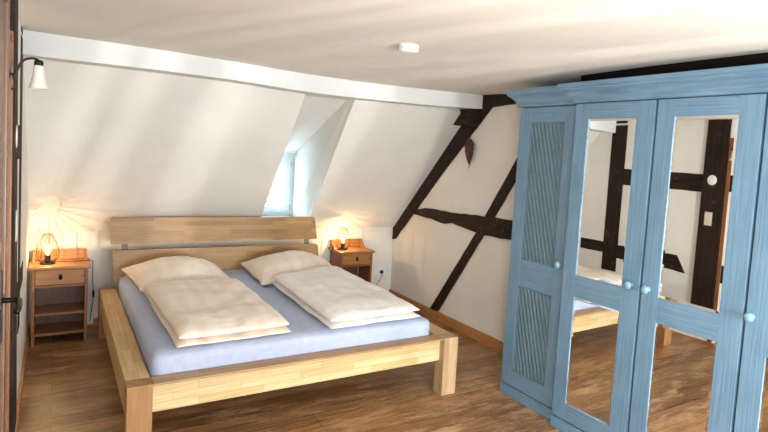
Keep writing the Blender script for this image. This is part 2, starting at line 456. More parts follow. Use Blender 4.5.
# dormer window
wd = thing('window_1', 'small white dormer window with a bright tiled roof outside', 'window', ((WX0+WX1)/2, YW, WZ0)); wd['kind'] = 'structure'
wx, wh = (WX1-WX0)/2, WZ1-WZ0
def ring(bm, x0, x1, z0, z1, t, y0, y1, bev=0.004):
    add_box(bm, (x0, y0, z0), (x0+t, y1, z1), bev); add_box(bm, (x1-t, y0, z0), (x1, y1, z1), bev)
    add_box(bm, (x0+t, y0, z0), (x1-t, y1, z0+t), bev); add_box(bm, (x0+t, y0, z1-t), (x1-t, y1, z1), bev)
bm = BM(); ring(bm, -wx-0.02, wx+0.02, -0.02, wh+0.02, 0.065, -0.005, 0.06); obj('window_frame', bm, M['frame'], wd)
bm = BM(); ring(bm, -wx+0.035, wx-0.035, 0.045, wh-0.045, 0.062, -0.022, 0.05); sash = obj('sash', bm, M['frame'], wd)
obj('pane', box((-wx+0.09, 0.015, 0.10), (wx-0.09, 0.021, wh-0.10)), M['glass'], wd)
bm = BM(); add_lathe(bm, [(0.007, -0.03), (0.007, 0.03)], 10, (wx-0.033, -0.026, 0.10)); obj('hinge', bm, M['steel'], wd)
bm = BM(); add_lathe(bm, [(0.007, -0.03), (0.007, 0.03)], 10, (wx-0.033, -0.026, wh-0.11)); obj('hinge', bm, M['steel'], wd)

# neighbouring tiled roof outside the dormer window
nr = thing('neighbour_roof', 'bright tiled roof of the next house seen through the dormer window', 'roof', (3.0, 8.6, -1.6))
bm = BM(); add_prism(bm, [(-3, 0, 0), (-3, 2.6, 3.0), (-3, 2.6, 0)], (6, 0, 0)); obj('roof_body', bm, M['seam'], nr)
bm = BM()
for k in range(17):
    t = k/17; y, z = 2.6*t, 3.0*t
    add_prism(bm, [(-3, y-0.03, z+0.0), (-3, y-0.02, z+0.035), (-3, y+0.135, z+0.19), (-3, y+0.15, z+0.155)], (6, 0, 0))
obj('tile_course', bm, M['tile'], nr)
for k in range(17):
    t = k/17; y, z = 2.6*t, 3.0*t
    bm = BM(); add_prism(bm, [(-3, y-0.045, z-0.004), (-3, y-0.045, z+0.034), (-3, y-0.015, z+0.045), (-3, y-0.015, z-0.004)], (6, 0, 0)); obj('tile_lap', bm, M['lap'], nr)

# rear wall with two windows (behind the camera, the source of the daylight)
bm = BM(); y0, y1 = REAR_Y-0.1, REAR_Y
add_box(bm, (XL, y0, 0), (XR, y1, 0.66)); add_box(bm, (XL, y0, 1.80), (XR, y1, 2.5))
for a, b in ((XL, -0.28), (0.92, 1.215), (2.22, XR)): add_box(bm, (a, y0, 0.66), (b, y1, 1.80))
struct('wall_rear', bm, M['wall'])
for k, (a, b) in enumerate(((-0.28, 0.92), (1.215, 2.22))):
    wr = thing('window_%d' % (k+2), 'white rear window behind the viewer', 'window', ((a+b)/2, REAR_Y-0.02, 0.66)); wr['kind'] = 'structure'
    h = (b-a)/2
    bm = BM(); ring(bm, -h, h, 0, 1.14, 0.05, -0.02, 0.02); obj('window_frame', bm, M['frame'], wr)
    if k == 1:
        cx = (a+b)/2
        for sa, sb in ((1.515, 1.650), (1.698, 1.722), (1.773, 1.839), (1.910, 2.095), (2.190, 2.215)):
            obj('band_blocker', box((sa-cx, -0.060, 0.06), (sb-cx, -0.045, 1.08)), M['frame'], wr)  # unseen strips added to cut the lamp's light into bands

# baseboards
bm = BM(); add_box(bm, (XR-0.018, REAR_Y, 0), (XR, YB, 0.092), 0.004); struct('baseboard_right', bm, M['base'])
bm = BM(); add_box(bm, (XL, -0.59, 0), (XL+0.016, YB, 0.07), 0.004); struct('baseboard_left', bm, M['base'])
bm = BM(); add_box(bm, (XL+0.016, YB-0.016, 0), (XR-0.018, YB, 0.07), 0.004); struct('baseboard_back', bm, M['baseX'])

# ------------------------------------------------------------------ timber frame on the gable wall
def wobble(pts, k=1, amp=0.006):
    out = []
    for i, p in enumerate(pts):
        q = pts[(i+1) % len(pts)]
        d = math.hypot(q[0]-p[0], q[1]-p[1]); nn = max(1, int(d/0.07))
        for s in range(nn):
            t = s/nn; a = p[0]+(q[0]-p[0])*t; b = p[1]+(q[1]-p[1])*t
            w_ = amp*noise.noise(Vector((a*9, b*9, k*3.1)))
            out.append((a+w_*0.6, b+w_))
    return out
def wall_timber(name, pts, mt, label, depth=0.016, amp=0.006, x=XR, sgn=-1, lean=None):
    bm = BM(); P = wobble(pts, len(name)+len(label), amp)
    add_prism(bm, [(x-sgn*0.01, a, b) for a, b in P], (sgn*(depth+0.01), 0, 0))
    if lean:
        for v in bm.verts:
            if (v.co.x-x)*sgn > 0: v.co.x += sgn*lean(v.co.z)
    bmesh.ops.triangulate(bm, faces=[f_ for f_ in bm.faces if len(f_.verts) > 4])
    return struct(name, bm, mt, label)
rail_pts = [(2.14, 1.055), (1.89, 1.104), (1.689, 1.116), (1.443, 1.11), (0.959, 1.138), (0.762, 1.143), (0.498, 1.147), (0.30, 1.15), (0.30, 0.975),
            (0.48, 0.988), (0.872, 0.965), (0.963, 0.977), (1.38, 1.014), (1.509, 0.989), (1.82, 1.011), (2.11, 1.018)]
wall_timber('trim_2', rail_pts, M['timY'], 'dark gnarled level timber across the white gable wall', 0.024, 0.010)
wall_timber('trim_3', [(1.22, 2.09), (1.992, 1.393), (2.545, 0.875), (2.545, 0.675), (2.489, 0.692), (1.698, 1.413), (1.103, 1.934), (0.85, 2.15), (1.0, 2.2)], M['timZ'],
            'dark sloping rafter along the roof line of the gable wall', 0.020, 0.004)
wall_timber('trim_4', [(1.69, 0.078), (1.535, 0.100), (0.87, 0.985), (0.988, 0.985)], M['timZ'], 'lower half of the dark diagonal brace below the level timber', 0.014, 0.006)
wall_timber('trim_5', [(0.89, 1.13), (0.76, 1.13), (0.40, 1.63), (0.33, 1.93), (0.40, 1.82)], M['timZ'], 'upper half of the dark diagonal brace beside the wardrobe', 0.014, 0.005)
wall_timber('trim_6', [(1.03, 2.245), (0.3, 2.23), (-2.6, 2.23), (-2.6, 2.13), (0.3, 2.12), (0.562, 2.135), (0.884, 2.118), (1.03, 2.118)], M['timY'],
            'dark tie beam at the top of the gable wall', 0.022, 0.004)
bm = BM(); add_box(bm, (XR-0.115, 1.06, 1.955), (XR, 1.36, 2.10), 0.012)
struct('trim_7', bm, M['timY'], 'dark wooden block under the right end of the white purlin')

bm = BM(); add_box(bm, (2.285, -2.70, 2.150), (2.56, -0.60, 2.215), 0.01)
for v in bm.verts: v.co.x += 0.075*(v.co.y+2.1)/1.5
struct('trim_18', bm, M['gapShade'], 'added black strip for the shade in the gap above the wardrobe')  # black strip added to darken the shadowed gap over the cornice

# dark timber frame on the left wall (also what the mirrors show)
def lw(name, pts, label, mt='timZ', depth=0.003, amp=0.006, lean=None):
    return wall_timber(name, pts, M[mt], label, depth, amp, XL, +1, lean)
def rect(y0, y1, z0, z1): return [(y0, z0), (y1, z0), (y1, z1), (y0, z1)]
lw('trim_8', rect(0.86, 1.06, 0.48, 2.145), 'dark upright post on the left wall nearer the bed head')
lw('trim_9', rect(-0.13, 0.10, 0.30, 2.20), 'dark upright post on the left wall beside the door', depth=0.022, lean=lambda z: 0.014*(1-z/2.2))
lw('trim_10', rect(0.10, 0.86, 1.475, 1.655), 'dark upper rail between the two left wall posts', 'timY', 0.0025)
lw('trim_11', rect(1.06, 1.42, 0.675, 0.80), 'dark lower rail on the left wall behind the nightstand', 'timY', 0.0025)
lw('trim_12', rect(-0.58, -0.16, 1.50, 1.66), 'dark upper rail beside the door', 'timY', 0.0025)
lw('trim_13', [(0.21, 0.62), (0.86, 0.64), (0.86, 0.79), (0.32, 0.79)], 'dark lower rail with a slanting end on the left wall', 'timY', 0.0025)
lw('trim_14', [(-0.56, 0.62), (-0.16, 0.62), (-0.22, 0.79), (-0.56, 0.79)], 'dark lower rail beside the door', 'timY', 0.0025)
lw('trim_15', rect(0.20, 0.52, 0.285, 0.305), 'thin dark sill strip low on the left wall', 'timY', 0.002)
lw('trim_16', rect(0.87, 1.07, 2.165, 2.20), 'dark wall plate end at the ceiling', 'timY', 0.0025)
bm = BM(); add_box(bm, (XL, -0.176, 0.07), (XL+0.02, -0.138, 2.02), 0.003); struct('trim_17', bm, M['lath'], 'brown upright lath beside the left post')

# door in the left wall, seen edge on at the picture's left border
dr = thing('door_1', 'brown wooden door and frame at the left edge with black handle', 'door', (XL, -1.10, 0)); dr['kind'] = 'structure'
bm = BM(); add_box(bm, (0, 0.42, 0), (0.032, 0.50, 2.12), 0.004); add_box(bm, (0, -0.50, 0), (0.032, -0.42, 2.12), 0.004); add_box(bm, (0, -0.42, 2.04), (0.032, 0.42, 2.12), 0.004)
obj('door_frame', bm, M['doorw'], dr)
bm = BM(); add_box(bm, (0.001, -0.42, 0.01), (0.022, 0.42, 2.04), 0.003)
for z0, z1 in ((0.15, 0.85), (1.05, 1.9)): add_box(bm, (0.018, -0.3, z0), (0.028, 0.3, z1), 0.005)
obj('door_leaf', bm, M['doorw'], dr)
bm = BM(); add_box(bm, (0.022, 0.350, 0.92), (0.027, 0.395, 1.16), 0.003)
hd = obj('escutcheon', bm, M['black'], dr)
bm = BM(); add_tube(bm, spline([(0.024, 0.372, 1.06), (0.060, 0.372, 1.06), (0.072, 0.360, 1.06), (0.074, 0.28, 1.055), (0.070, 0.25, 1.05)], 5), 0.009, 10)
obj('handle', bm, M['black'], dr, True)

# ------------------------------------------------------------------ wardrobe
def ramp_ring(bm, x1, prof, y0f, y1f, x0f):
    rings = []
    for d, z in prof:
        rings.append([bm.verts.new(p) for p in ((x1, y0f(d), z), (x0f(d), y0f(d), z), (x0f(d), y1f(d), z), (x1, y1f(d), z))])
    for a, b in zip(rings, rings[1:]):
        for k in range(4): bm.faces.new((a[k], a[(k+1)%4], b[(k+1)%4], b[k]))
    bm.faces.new(rings[0]); bm.faces.new(rings[-1][::-1])
CPROF = [(0.000, 2.018), (0.012, 2.020), (0.014, 2.040), (0.020, 2.043), (0.028, 2.056), (0.045, 2.076), (0.066, 2.090), (0.070, 2.092), (0.072, 2.104), (0.082, 2.106), (0.085, 2.130)]
XBK = XR-0.03
def frame_door(parent, x, ya, yb, z0, z1, sl, sr, rails, kind, knob_y, tilt=0.0):
    """door between ya (left seen from the room, larger y) and yb; stiles sl, sr wide; rails = list of (z0, z1)"""
    t = 0.024
    d = thing('door', '', '', (x, ya, z0)); del d['label']; del d['category']; d.parent = parent
    d.name = 'door'
    W_ = ya-yb; H_ = z1-z0
    obj('stile', box((0, -sl, 0), (t, 0, H_), 0.003), M['blueZ'], d); obj('stile', box((0, -W_, 0), (t, -W_+sr, H_), 0.003), M['blueZ'], d)
    for a, b in rails: obj('rail', box((0.001, -W_+sr-0.001, a-z0), (t, -sl+0.001, b-z0), 0.003), M['blueY'], d)
    for (a, b) in zip(rails, rails[1:]):
        pz0, pz1 = a[1]-z0, b[0]-z0; py0, py1 = -W_+sr, -sl
        if kind == 'mirror':
            bm = BM(); bv = 0.014
            tl = tilt
            o_ = [(0.006+tl, py0, pz0), (0.006, py1, pz0), (0.006, py1, pz1), (0.006+tl, py0, pz1)]
            i_ = [(0.0055+tl*(1-bv/(py1-py0)), py0+bv, pz0+bv), (0.0055+tl*bv/(py1-py0), py1-bv, pz0+bv), (0.0055+tl*bv/(py1-py0), py1-bv, pz1-bv), (0.0055+tl*(1-bv/(py1-py0)), py0+bv, pz1-bv)]
            A = [bm.verts.new(p) for p in o_]; B = [bm.verts.new(p) for p in i_]
            bm.faces.new(B)
            for k in range(4): bm.faces.new((A[k], A[(k+1)%4], B[(k+1)%4], B[k]))
            bk = [bm.verts.new((0.021, p[1], p[2])) for p in o_]
            bm.faces.new(bk[::-1])
            for k in range(4): bm.faces.new((A[(k+1)%4], A[k], bk[k], bk[(k+1)%4]))
            mo = obj('mirror', bm, M['mirror'], d); mo['label'] = 'bevelled mirror pane'
        else:
            # ribbed panel: diagonal reeding as real relief
            bm = BM(); nu, nv = 110, max(20, int((pz1-pz0)/0.016)); gg = []
            for j in range(nv+1):
                z = pz0+(pz1-pz0)*j/nv; row = []
                for i in range(nu+1):
                    y = py0+(py1-py0)*i/nu
                    ph = ((y - (z-pz0)*0.30)/0.036)
                    x_ = 0.012 - 0.0075*abs(math.sin(math.pi*ph))
                    row.append(bm.verts.new((x_, y, z)))
                gg.append(row)
            for j in range(nv):
                for i in range(nu): bm.faces.new((gg[j][i], gg[j][i+1], gg[j+1][i+1], gg[j+1][i]))
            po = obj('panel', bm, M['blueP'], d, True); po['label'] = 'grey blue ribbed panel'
            bm = BM()
            ring_t = 0.009
            add_box(bm, (0.002, py0, pz0), (0.011, py0+ring_t, pz1), 0.002); add_box(bm, (0.002, py1-ring_t, pz0), (0.011, py1, pz1), 0.002)
            add_box(bm, (0.002, py0, pz0), (0.011, py1, pz0+ring_t), 0.002); add_box(bm, (0.002, py0, pz1-ring_t), (0.011, py1, pz1), 0.002)
            obj('bead', bm, M['blueP'], d)
    bm = BM(); add_lathe(bm, [(0.0, -0.044), (0.012, -0.043), (0.0205, -0.037), (0.0235, -0.029), (0.019, -0.020), (0.010, -0.013), (0.011, -0.004), (0.016, 0.0)], 20, (0, knob_y-ya, 1.012-z0), 'X')
    obj('knob', bm, M['knob'], d, True)
    return d

XM, XS = 2.265, 2.309
YM0, YM1 = -0.668, -2.40
wm = thing('wardrobe', 'large blue painted wardrobe with mirrored doors under a moulded cornice', 'wardrobe', (0, 0, 0))
bm = BM()
add_box(bm, (XM+0.026, YM0-0.022, 0.0), (XBK, YM0, 2.02)); add_box(bm, (XM+0.026, YM1, 0.0), (XBK, YM1+0.022, 2.02))
add_box(bm, (XBK-0.012, YM1+0.022, 0.0), (XBK, YM0-0.022, 2.02)); add_box(bm, (XM+0.03, YM1+0.022, 0.06), (XBK-0.012, YM0-0.022, 0.08)); add_box(bm, (XM+0.03, YM1+0.022, 2.0), (XBK-0.012, YM0-0.022, 2.018))
add_box(bm, (XM+0.03, -1.256, 0.08), (XBK-0.012, -1.238, 2.0)); add_box(bm, (XM+0.03, -1.820, 0.08), (XBK-0.012, -1.802, 2.0))
obj('carcass', bm, M['blueZ'], wm)
bm = BM(); add_box(bm, (XM-0.004, YM1, 0), (XM+0.024, YM0, 0.068), 0.004); obj('plinth', bm, M['blueY'], wm)
bm = BM(); ramp_ring(bm, XBK, CPROF, lambda d: YM0+d, lambda d: YM1-d, lambda d: XM-d); obj('cornice', bm, M['blueY'], wm)
R3 = [(0.078, 0.182), (0.848, 0.982), (1.924, 2.014)]
frame_door(wm, XM, -0.674, -1.236, 0.078, 2.014, 0.104, 0.116, R3, 'mirror', -1.183, 0.0098)
frame_door(wm, XM, -1.252, -1.804, 0.078, 2.014, 0.104, 0.112, R3, 'mirror', -1.293)
frame_door(wm, XM, -1.818, -2.392, 0.078, 2.014, 0.104, 0.116, R3, 'mirror', -1.846)
ws = thing('wardrobe', 'narrow blue cabinet with ribbed door panels at the left end of the wardrobe', 'wardrobe', (0, 0, 0))
Y0, Y1 = -0.115, -0.664
bm = BM()
add_box(bm, (XS+0.026, Y0-0.02, 0), (XBK, Y0, 2.015)); add_box(bm, (XS+0.026, Y1, 0), (XBK, Y1+0.02, 2.015)); add_box(bm, (XBK-0.012, Y1+0.02, 0), (XBK, Y0-0.02, 2.015))
add_box(bm, (XS+0.03, Y1+0.02, 0.06), (XBK-0.012, Y0-0.02, 0.08)); add_box(bm, (XS+0.03, Y1+0.02, 2.0), (XBK-0.012, Y0-0.02, 2.014))
obj('carcass', bm, M['blueZ'], ws)
bm = BM(); add_box(bm, (XS-0.004, Y1, 0), (XS+0.024, Y0, 0.072), 0.004); obj('plinth', bm, M['blueY'], ws)
bm = BM(); ramp_ring(bm, XBK, CPROF, lambda d: Y0+d, lambda d: Y1+0.001+d, lambda d: XS-d); obj('cornice', bm, M['blueY'], ws)
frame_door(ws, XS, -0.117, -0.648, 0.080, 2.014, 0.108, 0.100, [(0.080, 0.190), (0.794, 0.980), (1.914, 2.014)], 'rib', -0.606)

# ------------------------------------------------------------------ bed
PW, PD, BW, BL, HR = 0.115, 0.108, 1.995, 2.26, 0.405
bed = thing('bed', 'wide oak double bed frame with a two board headboard', 'bed', (0, 0, 0))
def post(x, y, h, mt): 
    bm = box((x, y, 0), (x+PW, y+PD, h), 0.004); return obj('leg', bm, M[mt], bed)
post(0, 0, HR, 'oakZ'); post(BW-PW, 0, HR, 'oakZl'); post(0, BL-PD, HR-0.012, 'oakZ'); post(BW-PW, BL-PD, HR-0.012, 'oakZ')
obj('side_rail', box((0.0, PD+0.001, 0.236), (PW, BL-PD-0.001, HR), 0.005), M['oakY'], bed)
obj('side_rail', box((BW-PW, PD+0.001, 0.236), (BW, BL-PD-0.001, HR), 0.005), M['oakY'], bed)
obj('foot_rail', box((PW+0.001, 0.054, 0.236), (BW-PW-0.001, PD, HR-0.014), 0.003), M['oakXl'], bed)
obj('rail_cap', box((PW+0.001, 0.002, HR-0.013), (BW-PW-0.001, PD+0.006, HR), 0.004), M['oakXd'], bed)
obj('head_rail', box((PW+0.001, BL-0.055, 0.236), (BW-PW-0.001, BL-0.02, HR-0.02), 0.003), M['oakX'], bed)
obj('slat_base', box((PW+0.001, PD+0.007, 0.236), (BW-PW-0.001, BL-0.072, 0.256), 0.003), M['oakX'], bed)
def tiltboard(x0a, x1a, x0b, x1b, za, zb):
    """board between heights za and zb leaning back; a = lower edge ends, b = upper edge ends"""
    def yy(z): return 2.205 + (z-0.5)*0.115
    bm = BM(); t = 0.030
    rc = 0.02
    pts = [(x0a, za), (x1a, za), (x1b, zb-rc), (x1b-rc*0.4, zb-rc*0.35), (x1b-rc, zb), (x0b+rc, zb), (x0b+rc*0.4, zb-rc*0.35), (x0b, zb-rc)]
    a = [bm.verts.new((x, yy(z), z)) for x, z in pts]; b = [bm.verts.new((x, yy(z)+t, z)) for x, z in pts]
    bm.faces.new(a); bm.faces.new(b[::-1])
    for i in range(len(pts)):
        j = (i+1) % len(pts); bm.faces.new((a[j], a[i], b[i], b[j]))
    bmesh.ops.bevel(bm, geom=[e for e in bm.edges if abs(e.calc_face_angle(0)) > 1.0], offset=0.004, segments=2, affect='EDGES')
    return bm
obj('headboard', tiltboard(0.073, 1.820, 0.069, 1.796, 0.755, 0.972), M['oakX'], bed)
obj('headboard', tiltboard(0.100, 1.845, 0.088, 1.829, 0.44, 0.705), M['oakX'], bed)
for sx in (0.155, 1.715):
    bm = BM(); add_prism(bm, [(sx, 2.206, 0.34), (sx, 2.278, 0.86), (sx, 2.290, 0.86), (sx, 2.218, 0.34)], (0.045, 0, 0))
    for v in bm.verts: v.co.y += 0.036
    so = obj('support', bm, M['bracket'], bed); so['label'] = 'grey metal headboard bracket'

# mattress under the fitted sheet
def slab(x0, x1, y0, y1, z0, z1, rad, nx, ny, amp, seed):
    bm = BM()
    add_box(bm, (x0, y0, z0), (x1, y1, z1), 0)
    bmesh.ops.subdivide_edges(bm, edges=bm.edges, cuts=34, use_grid_fill=True)
    cx, cy, cz = (x0+x1)/2, (y0+y1)/2, (z0+z1)/2; hx, hy, hz = (x1-x0)/2, (y1-y0)/2, (z1-z0)/2
    for v in bm.verts:
        d = v.co - Vector((cx, cy, cz))
        core = Vector((max(-hx+rad, min(hx-rad, d.x)), max(-hy+rad, min(hy-rad, d.y)), max(-hz+rad, min(hz-rad, d.z))))
        e = d-core
        if e.length > 1e-6: d = core + e.normalized()*rad
        nz = noise.noise(Vector((v.co.x*5, v.co.y*5, seed)))*amp + noise.noise(Vector((v.co.x*17, v.co.y*17, v.co.z*10+seed)))*amp*0.35
        # gathered creases near the corners of the sheet
        cr = max(0, 1-((hx-abs(d.x))**2+(hy-abs(d.y))**2)**0.5/0.16)
        nz += cr*0.006*math.sin(d.x*130+d.y*40)
        v.co = Vector((cx, cy, cz)) + d + Vector((-abs(nz)*0.5*(d.x/hx)**3, -abs(nz)*0.5*(d.y/hy)**3, nz if d.z > -0.05 else abs(nz)))
    return bm
ma = obj('mattress', slab(0.120, 1.858, 0.120, 2.186, 0.262, 0.512, 0.05, 0, 0, 0.006, 4.0), M['sheet'], None, True)
tag(ma, 'mattress in a blue grey fitted sheet lying in the oak bed', 'mattress')

def cloth_mesh(corners, prof, layers, seed, nu=48, nv=64, wr=0.010, edge_wave=0.012, pinch=0.0, rim=0.42):
    """corners: near-left, near-right, far-right, far-left (bottom face); layers: list of (z offset, thickness, inset)"""
    bm = BM(); uvl = bm.loops.layers.uv.new('uv')
    c = [Vector(p) for p in corners]
    for (zo, th, ins, dv) in layers:
        top = []; bot = []
        for j in range(nv+1):
            t = -1+2*j/nv; rt = []; rb = []
            for i in range(nu+1):
                s = -1+2*i/nu
                # denser near the rim
                ss = math.sin(s*math.pi/2*0.92)/math.sin(math.pi/2*0.92); tt = math.sin(t*math.pi/2*0.92)/math.sin(math.pi/2*0.92)
                us = ss*(1-ins) * (1-pinch*(1-tt*tt)); vt = tt*(1-ins) * (1-pinch*(1-ss*ss)) + dv
                a = c[0].lerp(c[1], (us+1)/2); b = c[3].lerp(c[2], (us+1)/2); p = a.lerp(b, (vt+1)/2)
                p = p + Vector((edge_wave*noise.noise(Vector((us*1.5, vt*3.0, seed+zo*40))), edge_wave*noise.noise(Vector((us*3.0, vt*1.5, seed+9+zo*40))), 0))
                h = prof(ss, tt)
                q = Vector((p.x, p.y, 0))
                wv = wr*(noise.noise(Vector((p.x*4.2, p.y*4.2, seed))) + 0.55*noise.noise(Vector((p.x*16+p.y*5, p.y*7, seed+3))) + 0.35*(1-abs(noise.noise(Vector((p.x*9-p.y*6, p.y*11, seed+7)))*2)))
                zt = p.z + zo + th*rim + h*th*(1-rim) + wv*h
                zb = p.z + zo + max(0.0, th*rim - h*th*0.5)
                rt.append((Vector((p.x, p.y, zt)), (us, vt))); rb.append((Vector((p.x, p.y, zb)), (us, vt)))
            top.append(rt); bot.append(rb)
        vt_ = [[bm.verts.new(p[0]) for p in row] for row in top]; vb_ = [[bm.verts.new(p[0]) for p in row] for row in bot]
        def face(vs, uvs):
            f_ = bm.faces.new(vs)
            for lp, q in zip(f_.loops, uvs): lp[uvl].uv = ((q[0]+1)/2, (q[1]+1)/2)
        for j in range(nv):
            for i in range(nu):
                idx = ((j,i),(j,i+1),(j+1,i+1),(j+1,i))
                face([vt_[a][b] for a, b in idx], [top[a][b][1] for a, b in idx])
                face([vb_[a][b] for a, b in idx[::-1]], [bot[a][b][1] for a, b in idx[::-1]])
        bmesh.ops.remove_doubles(bm, verts=bm.verts, dist=0.0003)
        border = [(0,i) for i in range(nu+1)] 
    # close the rims
    be = [e for e in bm.edges if e.is_boundary]
    if be: bmesh.ops.bridge_loops(bm, edges=be) if False else None
    return bm
def p_duvet(s, t):
    a = max(0, 1-abs(s)**5); b = max(0, 1-abs(t)**8)
    return max(0.0, (a*b))**0.5
def p_pillow(s, t):
    a = max(0, 1-s*s); b = max(0, 1-t*t)
    return (a*b)**0.5*(0.75+0.25*(a*b))
ZM = 0.516
# duvets, folded lengthwise so that two layers show along the rim
DL = [(0.243, 0.138, ZM), (0.865, 0.165, ZM), (0.850, 1.40, ZM+0.02), (0.215, 1.40, ZM+0.01)]
d1 = obj('duvet', cloth_mesh(DL, p_duvet, [(0.0, 0.040, 0.0, 0.0), (0.030, 0.074, 0.010, 0.004)], 1.3, wr=0.017), M['duvL'], None, True)
tag(d1, 'folded cream checked duvet on the left half of the bed', 'duvet', 'duvets on the bed')
DR = [(1.100, 0.128, ZM), (1.770, 0.150, ZM), (1.735, 1.58, ZM+0.03), (1.112, 1.36, ZM+0.02)]
d2 = obj('duvet', cloth_mesh(DR, p_duvet, [(0.0, 0.040, 0.0, 0.0), (0.030, 0.074, 0.010, 0.004)], 5.7, wr=0.017), M['duvR'], None, True)
tag(d2, 'folded white checked duvet on the right half of the bed', 'duvet', 'duvets on the bed')
PL = [(0.205, 1.43, ZM), (0.865, 1.47, ZM), (0.85, 2.13, ZM+0.03), (0.140, 2.13, ZM+0.03)]
p1 = obj('pillow', cloth_mesh(PL, p_pillow, [(0.0, 0.175, 0.0, 0.0)], 2.2, 40, 40, 0.014, 0.010, 0.04, 0.14), M['pilL'], None, True)
tag(p1, 'cream checked pillow at the left side of the headboard', 'pillow', 'pillows at the headboard')
PR = [(1.035, 1.36, ZM), (1.80, 1.62, ZM), (1.84, 2.13, ZM+0.03), (1.05, 2.13, ZM+0.03)]
p2 = obj('pillow', cloth_mesh(PR, p_pillow, [(0.0, 0.175, 0.0, 0.0)], 8.8, 40, 40, 0.014, 0.010, 0.04, 0.14), M['pilL'], None, True)
tag(p2, 'pale checked pillow at the right side of the headboard', 'pillow', 'pillows at the headboard')

# ------------------------------------------------------------------ nightstands (origin: floor, middle of the front edge)
NW, ND, NH = 0.354, 0.315, 0.61
ns = thing('nightstand', 'open pine nightstand with one drawer left of the bed, against the corner', 'nightstand', (-0.257, 2.140, 0), 0, 'nightstands beside the bed')
h = NW/2
obj('top', box((-h-0.022, -0.014, NH-0.022), (h+0.022, ND, NH), 0.005), M['pineX'], ns)
for s in (-1, 1):
    xa, xb = (-h, -h+0.02) if s < 0 else (h-0.02, h)
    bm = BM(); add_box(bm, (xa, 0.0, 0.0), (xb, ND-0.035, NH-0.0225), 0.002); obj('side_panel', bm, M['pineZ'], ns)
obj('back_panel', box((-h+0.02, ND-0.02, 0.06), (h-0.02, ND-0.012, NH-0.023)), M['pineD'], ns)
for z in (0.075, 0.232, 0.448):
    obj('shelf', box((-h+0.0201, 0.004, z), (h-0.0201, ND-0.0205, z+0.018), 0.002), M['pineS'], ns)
dw = obj('drawer', box((-h+0.022, 0.001, 0.470), (h-0.022, 0.27, NH-0.026), 0.003), M['pineX'], ns)
bm = BM()
add_lathe(bm, [(0.0, -0.006), (0.012, -0.006), (0.0135, -0.002), (0.0135, 0.0)], 20, (0, 0, 0.528), 'Y')
for v in bm.verts: v.co.z = 0.528 + (v.co.z-0.528)*1.7
add_lathe(bm, [(0.0, -0.022), (0.006, -0.021), (0.008, -0.016), (0.004, -0.010), (0.004, -0.004)], 12, (0, 0, 0.528), 'Y')
obj('knob', bm, M['black'], dw, True)
bm = BM(); add_box(bm, (-h, ND-0.020, NH), (h, ND-0.004, NH+0.085), 0.004)
obj('back_board', bm, M['pineX'], ns)
for s in (-1, 1):
    xa = -h if s < 0 else h-0.014
    prof = [(ND-0.021, NH), (ND-0.021, NH+0.085), (ND-0.045, NH+0.080), (ND-0.065, NH+0.052), (ND-0.09, NH+0.034), (ND-0.125, NH+0.014), (ND-0.135, NH)]
    bm = BM(); add_prism(bm, [(xa, a, b) for a, b in prof], (0.014, 0, 0)); obj('side_bracket', bm, M['pineX'], ns)
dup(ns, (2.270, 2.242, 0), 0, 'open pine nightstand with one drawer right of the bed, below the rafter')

# ------------------------------------------------------------------ wire cage table lamps (origin: underside of the foot)
def make_lamp(label, loc, rz):
    t = thing('table_lamp', label, 'lamp', loc, rz, 'wire cage lamps on the nightstands')
    bm = BM(); add_lathe(bm, [(0.0, 0.0), (0.050, 0.0), (0.052, 0.004), (0.050, 0.011), (0.0, 0.013)], 32); obj('base', bm, M['blackp'], t, True)
    bm = BM(); add_lathe(bm, [(0.0, 0.012), (0.019, 0.012), (0.020, 0.015), (0.020, 0.066), (0.017, 0.070), (0.0, 0.070)], 20); obj('socket', bm, M['blackp'], t, True)
    wires = 22
    prof = [(0.044, 0.012), (0.060, 0.032), (0.0725, 0.062), (0.0755, 0.088), (0.067, 0.130), (0.052, 0.178), (0.036, 0.218), (0.028, 0.234)]
    for k in range(wires):
        a = 2*math.pi*k/wires
        bm = BM(); pts = spline([(q*math.cos(a), q*math.sin(a), z) for q, z in prof], 4); add_tube(bm, pts, 0.0012, 6)
        obj('wire', bm, M['blackp'], t, True)
    bm = BM(); R_ = [(0.028*math.cos(2*math.pi*k/32), 0.028*math.sin(2*math.pi*k/32), 0.234) for k in range(33)]; add_tube(bm, R_, 0.0015, 6); obj('top_ring', bm, M['black'], t, True)
    bm = BM(); R_ = [(0.046*math.cos(2*math.pi*k/32), 0.046*math.sin(2*math.pi*k/32), 0.013) for k in range(33)]; add_tube(bm, R_, 0.0016, 6); obj('bottom_ring', bm, M['black'], t, True)
    bm = BM(); add_lathe(bm, [(0.012, 0.070), (0.014, 0.080), (0.022, 0.100), (0.027, 0.120), (0.025, 0.138), (0.015, 0.150), (0.0, 0.153)], 24)
    bu = obj('bulb', bm, M['bulb'], t, True)
    bm = BM(); add_lathe(bm, [(0.0, 0.104), (0.0006, 0.1045), (0.0006, 0.1415), (0.0, 0.142)], 8)
    obj('filament', bm, M['fil'], bu, True)
    return t
L1 = (-0.340, 2.275, NH+0.0005); L2 = (2.158, 2.368, NH+0.0005)
t1 = make_lamp('lit black wire cage lamp on the left nightstand', L1, 0.1)
t2 = dup(t1, L2, 0.25, 'lit black wire cage lamp on the right nightstand')
def lamp_light(name, parent):
    l = bpy.data.lights.new(name, 'POINT'); l.energy = 3.2; l.shadow_soft_size = 0.0005; l.color = (1.0, 0.70, 0.34)
    o = bpy.data.objects.new(name, l); C.objects.link(o); o.location = Vector(parent.location) + Vector((0.0022, 0, 0.1225))
lamp_light('left_lamp_light', t1); lamp_light('right_lamp_light', t2)
